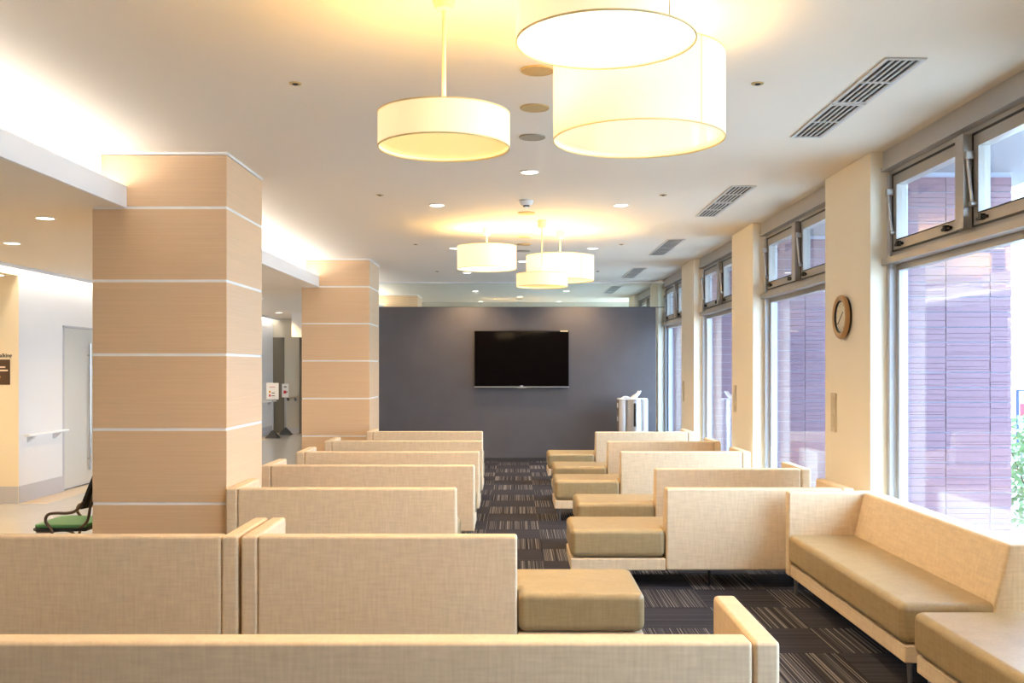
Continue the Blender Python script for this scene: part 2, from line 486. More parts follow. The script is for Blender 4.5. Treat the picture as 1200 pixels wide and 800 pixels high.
# end wall of the corridor, its door and stands
struct(bx('wall_back', (-7.6, 3.05, 23.5, 23.65, 0, CH), 'end_wall_paint'))
struct(bx('baseboard_back', (-5.50, -5.16, 23.488, 23.5, 0, 0.14), 'skirting_grey'))
d = struct(empty('door_2', (-5.72, 23.49, 0)))
bx('door_leaf', (-0.22, 0.17, -0.012, 0.0, 0.01, 2.26), 'door_taupe', d)
bx('door_frame', (0.17, 0.21, -0.022, 0.0, 0.0, 2.30), 'door_taupe', d)
bx('door_frame', (-0.26, 0.21, -0.022, 0.0, 2.26, 2.30), 'door_taupe', d)
hr = tag(empty('handrail', (-5.0, 23.5, 0)), 'wall handrail with dark brackets on the corridor end wall', 'handrail')
bx('rail', (-0.50, -0.18, -0.10, -0.05, .86, .90), 'plastic_beige', hr, bevel=0.01)
for x in (-0.42, -0.24):
    bm = bmesh.new(); rod(bm, (x, 0.0, 0.80), (x, -0.075, 0.862), 0.03, 0.025); obj('bracket', bm, 'print_grey', hr)
struct(bx('trim_5', (-4.75, -4.1, 20.9, 21.12, 2.23, LCH), 'white_paint'))
d = struct(empty('door_3', (-4.75, 23.49, 0)))
bx('door_leaf', (-0.36, 0.36, -0.010, 0.0, 0.01, 2.26), 'plaque_brown', d)
bx('door_frame', (-0.40, -0.36, -0.020, 0.0, 0.0, 2.30), 'door_taupe', d)
bx('door_frame', (0.36, 0.40, -0.020, 0.0, 0.0, 2.30), 'door_taupe', d)
bx('door_frame', (-0.40, 0.40, -0.020, 0.0, 2.26, 2.30), 'door_taupe', d)

def poster_stand(loc, w, h, zc, label, marks):
    e = tag(empty('poster_stand', loc), label, 'sign stand', 'poster stands at the corridor end')
    bm = bmesh.new()
    v = [bm.verts.new(p) for p in ((-.145, -.145, 0), (.145, -.145, 0), (.145, .145, 0), (-.145, .145, 0), (-.02, -.02, .17), (.02, -.02, .17), (.02, .02, .17), (-.02, .02, .17))]
    for f in ((0, 3, 2, 1), (4, 5, 6, 7), (0, 1, 5, 4), (1, 2, 6, 5), (2, 3, 7, 6), (3, 0, 4, 7)):
        bm.faces.new([v[i] for i in f])
    obj('base', bm, 'black_rubber', e)
    bm = bmesh.new(); rod(bm, (0, 0, .165), (0, 0, zc), 0.013); obj('pole', bm, 'steel', e, smooth=True)
    b = bx('board', (-w / 2, w / 2, -0.025, -0.013, zc - h / 2, zc + h / 2), 'plastic_white', e, bevel=0.004)
    for x0, x1, z0, z1, mm in marks:
        bx('print', (x0, x1, -0.027, -0.0245, zc + z0, zc + z1), mm, b)
poster_stand((-5.42, 22.0, 0), 0.27, 0.37, 1.05, 'black pyramid-foot stand with larger white poster before the taupe door',
             [(-.08, -.04, -.04, .01, 'print_yellow'), (-.08, -.04, -.12, -.07, 'print_red'), (-.02, .05, -.05, -.03, 'print_grey'), (-.02, .05, -.11, -.09, 'print_grey'), (-.07, .06, .09, .10, 'print_red')])
poster_stand((-5.38, 23.05, 0), 0.16, 0.32, 1.04, 'black pyramid-foot stand with narrow white poster before the end wall',
             [(-.03, .03, .07, .10, 'print_grey'), (-.04, .02, -.07, .0, 'print_red'), (.02, .05, -.05, -.02, 'print_grey')])

# ------------------------------------------------------------------ window wall: piers, windows, fins
PN = [3.60 + 3.49 * k for k in range(-2, 7)]
PD = 1.03
for y in PN[1:]:
    struct(bx('wall_right', (WALLX, 2.80, y, min(y + PD, Y1), 0.0, CH), 'pier_paint', bevel=0.004))
struct(bx('wall_front', (-7.6, 3.0, Y0 - 0.15, Y0, 0, CH), 'grey_wall'))
def window(n, ya, yb):
    w = struct(empty('window_%d' % n, (2.66, ya, 0)))
    L = yb - ya
    # header panel with its lip
    bm = bmesh.new(); prism(bm, [(0.0, 3.0), (-0.015, 3.0), (-0.015, 3.022), (0.0, 3.03), (0.0, CH), (0.22, CH), (0.22, 2.96), (0.05, 2.96), (0.05, 3.0)], 0, L, 'y')
    obj('header_panel', bm, 'header_alu', w)
    for y0, y1 in ((0.0, 0.055), (L - 0.055, L)):
        bx('jamb', (0.03, 0.16, y0, y1, 0.06, 2.97), 'jamb_white', w)
    bx('sill', (0.0, 0.22, 0, L, 0.0, 0.10), 'frame_alu', w)
    # transom between opening lights and fixed pane
    bm = bmesh.new(); prism(bm, [(-0.01, 2.325), (0.16, 2.325), (0.16, 2.415), (0.055, 2.415), (0.045, 2.375), (-0.01, 2.37)], 0, L, 'y')
    obj('transom', bm, 'frame_alu', w)
    bx('frame_rail', (0.08, 0.14, 0.05, L - 0.05, 0.10, 0.16), 'frame_alu', w)
    bx('frame_rail', (0.08, 0.14, 0.05, L - 0.05, 2.28, 2.325), 'frame_alu', w)
    for y0, y1 in ((0.055, 0.10), (L - 0.10, L - 0.055)):
        bx('frame_stile', (0.08, 0.14, y0, y1, 0.16, 2.28), 'jamb_white', w)
    bx('fixed_pane', (0.108, 0.114, 0.09, L - 0.09, 0.15, 2.29), 'window_glass', w)
    bx('mullion', (-0.005, 0.14, L / 2 - 0.055, L / 2 + 0.055, 2.415, 2.97), 'frame_alu', w)
    for y0, y1 in ((0.055, L / 2 - 0.055), (L / 2 + 0.055, L - 0.055)):
        s = bx('opening_sash', (0.05, 0.12, y0 + .012, y1 - .012, 2.425, 2.495), 'frame_alu', w)
        bx('sash_rail', (0.05, 0.12, y0 + .012, y1 - .012, 2.885, 2.955), 'frame_alu', s)
        bx('sash_stile', (0.05, 0.12, y0 + .012, y0 + .072, 2.495, 2.885), 'frame_alu', s)
        bx('sash_stile', (0.05, 0.12, y1 - .072, y1 - .012, 2.495, 2.885), 'frame_alu', s)
        bx('pane', (0.082, 0.088, y0 + .07, y1 - .07, 2.49, 2.89), 'window_glass', s)
        for g in ((y0, y0 + .012, 2.415, 2.97), (y1 - .012, y1, 2.415, 2.97), (y0, y1, 2.955, 2.97), (y0, y1, 2.415, 2.425)):
            bx('gasket', (0.046, 0.12, g[0], g[1], g[2], g[3]), 'gasket', s)
        bx('gasket', (0.046, 0.05, y0 + .07, y1 - .07, 2.488, 2.496), 'gasket', s)
        for yy in (y0 + 0.16, y1 - 0.20):
            bm = bmesh.new()
            box(bm, 0.03, 0.05, yy, yy + 0.12, 2.445, 2.462); box(bm, 0.02, 0.05, yy + .04, yy + .075, 2.44, 2.475)
            obj('latch', bm, 'gasket', s, bevel=0.003)
        # friction stay beside the far stile
        bm = bmesh.new(); rod(bm, (0.012, y1 - .01, 2.84), (0.03, y1 - 0.035, 2.56), 0.010)
        st = obj('stay_arm', bm, 'steel', w, smooth=True)
        bm = bmesh.new(); box(bm, -0.002, 0.05, y1 - .028, y1 + .01, 2.815, 2.865); obj('stay_block', bm, 'frame_alu', st, bevel=0.006)
        bm = bmesh.new(); rod(bm, (0.018, y1 - .035, 2.55), (0.052, y1 - 0.035, 2.55), 0.018); obj('stay_pivot', bm, 'frame_alu', st, smooth=True)
    return w
for n, k in enumerate(range(1, 7)):
    window(n + 1, PN[k] + PD, PN[k + 1])
struct(bx('wall_right', (WALLX, 2.9, Y0, PN[1], 0, CH), 'pier_paint'))  # unseen stretch made windowless to block daylight on the nearest sofa

# exterior: tiled fin walls, soffit, paving
def tile_mesh(w, h, cuts):
    """ribbed facing tile: flat bands at slightly different depths between fine grooves"""
    bm = bmesh.new()
    prof = [(0.03, 0.0)]
    edges = [0.0] + [h * c for c in cuts] + [h]
    for q, (a, b) in enumerate(zip(edges, edges[1:])):
        d = (0.0, -0.0022, 0.0014, -0.001, 0.0008)[(q * 2 + len(cuts)) % 5]
        prof += [(d, a + 0.0012), (d, b - 0.0012)]
        if b < h:
            prof += [(0.0045, b)]
    prof += [(0.03, h)]
    prism(bm, prof, 0.0, w, 'x')
    me = bpy.data.meshes.new('tile'); bm.to_mesh(me); bm.free(); me.materials.append(MATS['outside_tile'])
    return me
TW, TH, GAP = 0.325, 0.1104, 0.005
CUTS = ((0.28, 0.62), (0.45,), (0.2, 0.36, 0.8), (0.7,), (0.15, 0.55, 0.88))
FULL = [tile_mesh(TW - GAP, TH - GAP, c) for c in CUTS]
HALF = [tile_mesh(0.16 - GAP, TH - GAP, c) for c in CUTS]
for k in (3, 4, 5, 6):
    y = PN[k] + 0.12
    f = struct(bx('wall_fin', (2.78, 3.65, y + 0.006, y + 0.34, -0.05, 3.02), 'mortar'))
    r0 = 1.661 - TH * 15
    for r in range(28):
        z = r0 + TH * r
        if z + TH > 3.03:
            break
        for x, kinds in ((2.84, FULL), (3.165, FULL), (3.49, HALF)):
            me = random.choice(kinds)
            o = bpy.data.objects.new('tile', me); C.objects.link(o); o.parent = f
            o.location = (x + GAP / 2, y - 0.006 + random.uniform(-.0012, .0012), z + GAP / 2)
struct(bx('wall_soffit', (2.90, 3.95, Y0, Y1, 3.02, 3.25), 'outside_concrete'))
struct(bx('ground', (2.91, 60, -30, 60, -0.12, -0.05), 'outside_paving'))

# neighbouring building, notice board and shrubs outside
nb = tag(empty('neighbour_building', (10.6, 20.0, -0.05)), 'white building with slab ledges and blue-grey panes across the courtyard', 'building')
bx('wall', (0, 9, 0.4, 6, 0, 9.5), 'building_white', nb)
for z in (2.6, 5.45, 8.3):
    bx('ledge', (-0.25, 9.2, -0.2, 0.6, z, z + 0.32), 'building_white', nb, bevel=0.01)
for z in (3.3, 6.05):
    for x in (0.4, 1.9, 3.4, 4.9, 6.4):
        f = bx('window_frame', (x, x + 1.2, 0.36, 0.41, z, z + 1.5), 'silver', nb)
        for q in (0, 1):
            bx('pane', (x + .05 + .57 * q, x + .58 + .57 * q, 0.345, 0.365, z + .06, z + 1.44), 'building_window', f)
nbd = tag(empty('notice_board', (5.62, 10.5, -0.05)), 'white notice board with red band and blue edge outside among shrubs', 'notice board')
bx('board', (-0.25, 0.45, -0.015, 0.015, 0.80, 1.40), 'sign_blue', nbd, bevel=0.005)
pl = bx('panel', (-0.23, 0.43, -0.02, -0.014, 0.82, 1.38), 'plastic_white', nbd)
bx('red_band', (-0.225, 0.425, -0.023, -0.019, 1.12, 1.25), 'print_red', pl)
for x in (-0.18, 0.38):
    bm = bmesh.new(); rod(bm, (x, 0.02, 0), (x, 0.02, 0.9), 0.02); obj('post', bm, 'steel', nbd, smooth=True)
def shrub(loc, rad, hgt, n, label):
    e = tag(empty('shrub', loc), label, 'shrub', 'shrubs outside the window')
    bm = bmesh.new()
    for q in range(9):
        a = random.uniform(0, 2 * PI); r = rad * random.uniform(.2, .7)
        rod(bm, (random.uniform(-.05, .05), random.uniform(-.05, .05), 0), (r * math.cos(a), r * math.sin(a), hgt * random.uniform(.5, .9)), 0.012, 0.004, 6)
    obj('stem', bm, 'bark', e)
    bm = bmesh.new()
    for q in range(n):
        while True:
            p = Vector((random.uniform(-1, 1), random.uniform(-1, 1), random.uniform(-1, 1)))
            if 0.35 < p.length < 1:
                break
        c = Vector((p.x * rad, p.y * rad, hgt * 0.52 + p.z * hgt * 0.48))
        d = Vector((random.uniform(-1, 1), random.uniform(-1, 1), random.uniform(-.5, .8))).normalized()
        u = d.orthogonal().normalized() * random.uniform(.018, .03); l = d * random.uniform(.05, .10)
        dn = Vector((0, 0, -.015))
        vs = [bm.verts.new(c), bm.verts.new(c + l * .45 + u), bm.verts.new(c + l + dn), bm.verts.new(c + l * .45 - u)]
        bm.faces.new(vs)
    f = obj('foliage', bm, 'leaf_green', e); f['kind'] = 'stuff'
shrub((4.98, 9.2, -.05), 0.52, 1.25, 1500, 'leafy green shrub by the tiled wall outside, beside the notice board')
shrub((5.9, 9.6, -.05), 0.5, 0.95, 1000, 'low leafy green shrub in front of the notice board outside')

# ------------------------------------------------------------------ TV partition
TVY = 16.6
struct(bx('wall_partition', (-2.80, 2.39, TVY, TVY + 0.14, 0, 2.60), 'grey_wall', bevel=0.004))
struct(bx('baseboard_partition', (-2.80, 2.39, TVY - 0.012, TVY, 0, 0.06), 'grey_base'))
gp = struct(empty('window_7', (0, TVY + 0.07, 2.60)))
bx('glass_channel', (-2.80, 2.55, -0.02, 0.02, 0, 0.012), 'grey_base', gp)
bx('glass_channel', (-2.80, 2.55, -0.012, 0.012, 0.415, 0.43), 'plastic_white', gp)
for x0, x1 in ((-2.80, -1.02), (-1.015, 0.77), (0.775, 2.55)):
    bx('pane', (x0, x1, -0.005, 0.005, 0.012, 0.415), 'partition_glass', gp)

# television
tv = tag(empty('television', (0.12, TVY, 1.24)), 'large black flat television mounted on the dark grey partition', 'television')
bx('body', (-0.80, 0.80, -0.075, -0.02, 0.0, 0.965), 'tv_black', tv, bevel=0.006)
bx('wall_mount', (-0.25, 0.25, -0.02, 0.0, 0.3, 0.7), 'tv_black', tv)
bx('screen', (-0.785, 0.785, -0.0775, -0.0745, 0.035, 0.95), 'tv_screen', tv)
bm = bmesh.new()
prism(bm, [(-0.80, 0.010), (-0.12, 0.010), (-0.05, 0.002), (0.05, 0.002), (0.12, 0.010), (0.80, 0.010), (0.80, 0.022), (-0.80, 0.022)], -0.081, -0.074, 'y')
obj('silver_strip', bm, 'silver', tv)
bx('logo', (-0.025, 0.025, -0.083, -0.0805, 0.022, 0.04), 'silver', tv)
bx('label', (0.65, 0.78, -0.0795, -0.077, 0.945, 0.965), 'plastic_beige', tv)

# silver dispenser with paper on top
dp = tag(empty('towel_dispenser', (1.95, 16.22, 0)), 'silver floor-standing dispenser with white paper tuft on top beside partition', 'dispenser')
bx('plinth', (-0.22, 0.20, -0.16, 0.17, 0.0, 0.05), 'print_grey', dp, bevel=0.02)
bx('back_box', (-0.245, 0.19, -0.06, 0.18, 0.05, 1.05), 'print_grey', dp, bevel=0.02)
for cx, r in ((-0.17, 0.065), (0.175, 0.065)):
    bm = bmesh.new(); lathe(bm, [(0, 0.05), (r, 0.05), (r, 1.05), (0, 1.05)], cx, -0.09, 32, closed=False)
    obj('side_column', bm, 'silver_light', dp, smooth=True)
bm = bmesh.new(); lathe(bm, [(0, 0.05), (0.13, 0.05), (0.13, 1.06), (0, 1.06)], 0.01, -0.09, 40, closed=False)
fp = obj('front_panel', bm, 'silver', dp, smooth=True)
bm = bmesh.new(); lathe(bm, [(0.129, 0.62), (0.1325, 0.62), (0.1325, 1.0), (0.129, 1.0)], 0.01, -0.09, 6, a0=-PI / 2 - .13, a1=-PI / 2 + .13)
obj('dark_slot', bm, 'tv_black', fp)
bm = bmesh.new(); prism(bm, [(-0.24, -0.13), (-0.17, -0.165), (0.175, -0.165), (0.235, -0.12), (0.235, 0.15), (-0.24, 0.15)], 1.05, 1.075, 'z')
obj('top_tray', bm, 'plastic_white', dp, bevel=0.006)
for z in (0.96, 0.74):
    bx('side_clip', (-0.262, -0.244, -0.07, -0.04, z - .04, z + .04), 'silver_light', dp, bevel=0.004)
bm = bmesh.new()
rows = []
for i in range(7):
    t = i / 6
    c = Vector((0.01 + 0.10 * t, -0.06, 1.075 + 0.12 * t))
    wd_ = 0.075 * (1 - 0.55 * t)
    row = [bm.verts.new(c + Vector((wd_ * math.cos(a) * .8, wd_ * math.sin(a) * (0.7 + .25 * math.sin(3 * a + i)), .012 * math.sin(2.3 * a + i)))) for a in [2 * PI * k / 14 for k in range(14)]]
    rows.append(row)
for a, b in zip(rows, rows[1:]):
    for k in range(14):
        bm.faces.new((a[k], a[(k + 1) % 14], b[(k + 1) % 14], b[k]))
bm.faces.new(rows[-1]); bm.faces.new(list(reversed(rows[0])))
obj('paper_tuft', bm, 'plastic_white', dp, smooth=True)
bm = bmesh.new(); tube(bm, smooth_path([(-.19, -.05, 1.075), (-.15, -.07, 1.10), (-.09, -.05, 1.098), (-.05, -.06, 1.076)]), 0.012)
obj('tray_handle', bm, 'plastic_white', dp, smooth=True)

# ------------------------------------------------------------------ wood-panelled pillars
CX0, CX1, CS = -3.05, -2.08, 0.99
BANDS = [0.07, 0.604, 1.140, 1.680, 2.213, 2.742]
def pillar(y, label):
    e = empty('pillar', ((CX0 + CX1) / 2, y + CS / 2, 0)); tag(e, label, 'pillar', 'wood-panelled pillars')
    hx, hy = (CX1 - CX0) / 2, CS / 2
    bx('core', (-hx + .02, hx - .02, -hy + .02, hy - .02, 0, CH), 'column_core', e)
    zs = [0.0] + BANDS + [CH - 0.012]
    for a, b in zip(zs, zs[1:]):
        z0, z1 = (a + 0.010 if a > 0 else 0.0), b - 0.010
        for fx in ((-hx, hx, -hy, -hy + .02), (-hx, hx, hy - .02, hy), (-hx, -hx + .02, -hy + .0202, hy - .0202), (hx - .02, hx, -hy + .0202, hy - .0202)):
            bx('wood_panel', (fx[0], fx[1], fx[2], fx[3], z0, z1), 'wood_veneer', e, bevel=0.0015, seg=1)
    for z in BANDS:
        bx('joint_strip', (-hx + .004, hx - .004, -hy + .004, hy - .004, z - .010, z + .010), 'joint_white', e)
    bx('top_trim', (-hx - .006, hx + .006, -hy - .006, hy + .006, CH - .018, CH), 'joint_white', e)
pillar(7.09, 'wood-panelled square pillar beside the green-seated chair')
pillar(14.06, 'wood-panelled square pillar next to the dark television partition')
pillar(21.03, 'wood-panelled square pillar behind the glass above the partition')

# ------------------------------------------------------------------ sofas
BK_H, BOT, SEAT = 0.72, 0.13, 0.425
DEPTH = 0.64
ARM = 0.085
def sofa(loc, rz, L, arm, label, back=None, group='waiting-room sofas'):
    """back face at y=0, seat towards +y, length along x from 0 to L; arm 'l' at x=0, 'r' at x=L;
    back = (x0, x1) covered by the backrest, the rest of the length is open seat"""
    e = empty('sofa', loc, rz); tag(e, label, 'sofa', group)
    b0, b1 = back if back else (0, L)
    sx0, sx1 = (ARM if arm == 'l' else 0.0), (L - ARM if arm == 'r' else L)
    bb0, bb1 = (max(b0, ARM) if arm == 'l' else b0), (min(b1, L - ARM) if arm == 'r' else b1)
    if arm:
        a0, a1 = (0, ARM) if arm == 'l' else (L - ARM, L)
        bx('armrest', (a0, a1, 0.0, DEPTH, BOT, BK_H), 'sofa_fabric', e, bevel=0.016, seg=3)
    # backrest: upright outer face, inner face leaning
    bm = bmesh.new()
    prism(bm, [(0.0, BOT), (0.20, BOT), (0.20, SEAT - .06), (0.115, BK_H - .004), (0.0, BK_H)], bb0 + .0015, bb1 - .0015, 'x')
    obj('backrest', bm, 'sofa_fabric', e, bevel=0.016, seg=3)
    # plinth under the cushion (runs to the outer face where there is no back)
    bm = bmesh.new()
    box(bm, sx0 + .004, sx1 - .006, 0.203, DEPTH - .012, BOT, 0.216)
    if bb0 - sx0 > 0.1:
        box(bm, sx0 + .004, bb0, 0.006, 0.203, BOT, 0.216)
    if sx1 - bb1 > 0.1:
        box(bm, bb1, sx1 - .006, 0.006, 0.203, BOT, 0.216)
    obj('base', bm, 'sofa_fabric', e, bevel=0.008)
    # one-piece cushion
    y_in, y_out, y_f = 0.165, 0.004, DEPTH + .006
    c0, c1 = sx0 + .004, sx1 - .002
    if bb0 - sx0 > 0.1:
        pts = [(c0, y_out), (bb0 - .003, y_out), (bb0 - .003, y_in), (c1, y_in), (c1, y_f), (c0, y_f)]
    elif sx1 - bb1 > 0.1:
        pts = [(c0, y_in), (bb1 + .003, y_in), (bb1 + .003, y_out), (c1, y_out), (c1, y_f), (c0, y_f)]
    else:
        pts = [(c0, y_in), (c1, y_in), (c1, y_f), (c0, y_f)]
    bm = bmesh.new(); prism(bm, pts, 0.224, SEAT, 'z')
    obj('seat_cushion', bm, 'seat_fabric', e, bevel=0.038, seg=4)
    for lx in (0.06, L - 0.06):
        for ly in (0.09, DEPTH - 0.06):
            bm = bmesh.new(); rod(bm, (lx, ly, BOT + .001), (lx, ly, 0.0), 0.017, 0.009, 12)
            obj('leg', bm, 'steel', e, smooth=True)
    if L > 1.5:
        bm = bmesh.new(); rod(bm, (L / 2, 0.12, BOT + .001), (L / 2, 0.12, 0.0), 0.014, 0.009, 12)
        obj('leg', bm, 'black_rubber', e, smooth=True)
    return e
# pillar-side rows, backs towards the camera
sofa((0.843 - 2.75, 3.11, 0), 0, 2.75, 'r', 'long beige sofa with end armrest on its own behind the pair of sofas')
sofa((-1.41, 5.05, 0), 0, 2.085, 'l', 'beige sofa with open seat end on the aisle, sixth row from partition', back=(0, 1.425))
sofa((-3.50, 5.05, 0), 0, 2.075, 'r', 'beige sofa whose armrest abuts another sofa in the sixth row from partition', back=(0.66, 2.075))
sofa((-2.075, 7.04, 0), 0, 1.658, 'l', 'beige sofa with armrest against the pillar beside the green-seated chair')
for (xl, xr, y, word) in ((-2.25, -0.355, 8.70, 'fourth'), (-2.25, -0.36, 10.1, 'third'), (-2.25, -0.374, 11.6, 'second')):
    sofa((xl, y, 0), 0, xr - xl, 'l', 'beige sofa on the pillar side of the aisle, %s row from the dark partition' % word)
sofa((-2.01, 13.3, 0), 0, 1.58, 'l', 'beige sofa with armrest against the pillar next to the dark partition')
# window-side rows, open seat end on the aisle
for (sl, bl, xr, y, word) in ((0.40, 1.086, 2.44, 7.04, 'fifth'), (0.53, 1.206, 2.54, 8.40, 'fourth'), (0.41, 1.09, 2.43, 10.1, 'third'),
                              (0.45, 1.09, 2.42, 11.5, 'second'), (0.446, 1.087, 2.42, 13.2, 'first')):
    sofa((sl, y, 0), 0, xr - sl, 'r', 'pale sofa with open seat end on the window side, %s row from the dark partition' % word, back=(bl - sl, xr - sl))
# sofas along the windows, facing the aisle
sofa((2.55, 6.93 - 2.10, 0), PI / 2, 2.10, 'r', 'beige sofa under the window with brown seat and full-length back')
sofa((2.55, 4.70 - 2.08, 0), PI / 2, 2.08, 'l', 'brown-seated sofa with open end touching the full-back window sofa', back=(0, 1.40))

# ------------------------------------------------------------------ green chair beside the pillar
gc = tag(empty('stacking_chair', (-3.385, 7.44, 0), PI / 2), 'stacking chair with green seat and black back against the pillar', 'chair')
bm = bmesh.new(); prism(bm, [(-.215, -.23), (.215, -.23), (.235, .12), (.20, .155), (-.20, .155), (-.235, .12)], 0.405, 0.432, 'z')
obj('seat', bm, 'chair_green', gc, bevel=0.010, seg=3)
bm = bmesh.new(); prism(bm, [(-.222, -.235), (.222, -.235), (.243, .125), (.205, .165), (-.205, .165), (-.243, .125)], 0.382, 0.404, 'z')
obj('seat_shell', bm, 'black_rubber', gc, bevel=0.006)
bm = bmesh.new()
n = 10; F = []; Bk = []
for i in range(n + 1):
    u = -1 + 2 * i / n; cv = 0.035 * (u * u)
    for lst, off in ((F, 0.0), (Bk, -0.022)):
        lst.append([bm.verts.new((u * .22, -.215 + cv + off - t * 0.10, .545 + t * .25)) for t in (0, .33, .66, 1)])
for i in range(n):
    for j in range(3):
        bm.faces.new((F[i][j], F[i + 1][j], F[i + 1][j + 1], F[i][j + 1]))
        bm.faces.new((Bk[i][j], Bk[i][j + 1], Bk[i + 1][j + 1], Bk[i + 1][j]))
    bm.faces.new((F[i][0], Bk[i][0], Bk[i + 1][0], F[i + 1][0])); bm.faces.new((F[i][3], F[i + 1][3], Bk[i + 1][3], Bk[i][3]))
for e_ in (0, n):
    for j in range(3):
        q = (F[e_][j], F[e_][j + 1], Bk[e_][j + 1], Bk[e_][j])
        bm.faces.new(q)
bmesh.ops.recalc_face_normals(bm, faces=bm.faces)
obj('backrest', bm, 'black_rubber', gc, smooth=True)
for s in (-1, 1):
    bm = bmesh.new()
    tube(bm, smooth_path([(s * .245, .06, .0), (s * .25, .035, .25), (s * .255, .0, .38), (s * .26, .045, .46), (s * .26, .03, .51), (s * .255, -.03, .522), (s * .25, -.11, .52), (s * .24, -.17, .54), (s * .225, -.215, .60)]), 0.0115)
    obj('arm_tube', bm, 'chair_tube', gc, smooth=True)
    bm = bmesh.new(); tube(bm, smooth_path([(s * .20, -.25, 0), (s * .20, -.20, .2), (s * .20, -.12, .372), (s * .20, .06, .376), (s * .20, .14, .376)]), 0.0105)
    obj('leg', bm, 'chair_tube', gc, smooth=True)
    bm = bmesh.new(); tube(bm, smooth_path([(s * .21, -.16, .39), (s * .215, -.235, .45), (s * .215, -.262, .56), (s * .21, -.285, .66)]), 0.0105)
    obj('back_tube', bm, 'chair_tube', gc, smooth=True)

# ------------------------------------------------------------------ clock and switch plates on the piers
ck = tag(empty('wall_clock', (WALLX, 7.63, 1.98)), 'round wall clock with wooden rim on the cream pier', 'clock')
def xl(bm, prof, n=48):
    lathe(bm, prof, 0, 0, n, axis='x', closed=True)
bm = bmesh.new(); xl(bm, [(0.0, 0.0), (0.158, 0.0), (0.158, -0.03), (0.0, -0.03)]); obj('case', bm, 'black_rubber', ck, smooth=True)
bm = bmesh.new(); xl(bm, [(0.125, -0.02), (0.168, -0.02), (0.171, -0.032), (0.165, -0.048), (0.15, -0.052), (0.128, -0.044)]); obj('rim', bm, 'clock_wood', ck, smooth=True, auto=60)
bm = bmesh.new(); xl(bm, [(0.114, -0.029), (0.127, -0.029), (0.127, -0.043), (0.117, -0.036)]); obj('inner_ring', bm, 'black_rubber', ck, smooth=True)
bm = bmesh.new(); xl(bm, [(0.0, -0.028), (0.12, -0.028), (0.12, -0.0315), (0.0, -0.0315)]); fc = obj('dial', bm, 'clock_face', ck, smooth=True)
for k in range(12):
    a = k * PI / 6; bm = bmesh.new(); box(bm, -.0325, -.0312, -.003, .003, .092, .108)
    bmesh.ops.rotate(bm, verts=bm.verts, cent=(0, 0, 0), matrix=Matrix.Rotation(a, 3, 'X')); obj('hour_mark', bm, 'print_grey', fc)
for a, l, w_ in ((0.9, .06, .004), (-2.2, .09, .003)):
    bm = bmesh.new(); box(bm, -.0345, -.0325, -w_, w_, -.012, l)
    bmesh.ops.rotate(bm, verts=bm.verts, cent=(0, 0, 0), matrix=Matrix.Rotation(a, 3, 'X')); obj('hand', bm, 'print_black', ck)
for y, lab in ((7.89, 'tall beige switch plate on the pier below the wall clock'), (11.42, 'tall beige switch plate on the pier two windows from partition'),
               (14.92, 'tall beige switch plate on the pier nearest the partition')):
    sp = tag(empty('switch_plate', (WALLX, y, 1.225)), lab, 'switch plate', 'switch plates on the window piers')
    bx('plate', (-0.010, 0.0, -0.06, 0.06, -0.155, 0.155), 'plastic_beige', sp, bevel=0.003)
    for z in (-0.07, 0.07):
        bx('rocker', (-0.014, -0.009, -0.03, 0.03, z - .05, z + .05), 'plastic_beige', sp, bevel=0.002)

# ------------------------------------------------------------------ ceiling fittings
def vent(y, word):
    e = tag(empty('ceiling_vent', (1.965, y + 0.845, CH)), 'slotted air vent in the ceiling above the window-side seats, %s' % word, 'vent', 'ceiling air vents')
    for s in (-1, 1):
        a, b = (-0.845, -0.012) if s < 0 else (0.012, 0.845)
        bm = bmesh.new()
        box(bm, -0.105, -0.085, a, b, -0.010, 0.0); box(bm, 0.085, 0.105, a, b, -0.010, 0.0)
        box(bm, -0.085, 0.085, a, a + .02, -0.010, 0.0); box(bm, -0.085, 0.085, b - .02, b, -0.010, 0.0)
        box(bm, -0.085, 0.085, (a + b) / 2 - .01, (a + b) / 2 + .01, -0.009, 0.0)
        fr = obj('frame', bm, 'vent_paint', e)
        bx('duct_shade', (-0.084, 0.084, a + .021, b - .021, -0.0025, -0.0005), 'hole_shade', e)  # thin black sheet stands in for the shade behind the slats
        for k in range(5):
            x = -0.085 + 0.17 * (k + .0) / 5 + .026
            bx('slat', (x, x + 0.011, a + .02, b - .02, -0.008, -0.0026), 'vent_paint', e)
for y, word in ((4.92, 'beside the large pendant cluster'), (8.39, 'by the pier with the clock'), (11.88, 'third from the far wall'), (15.35, 'above the dark partition'), (18.85, 'behind the partition glass')):
    vent(y, word)

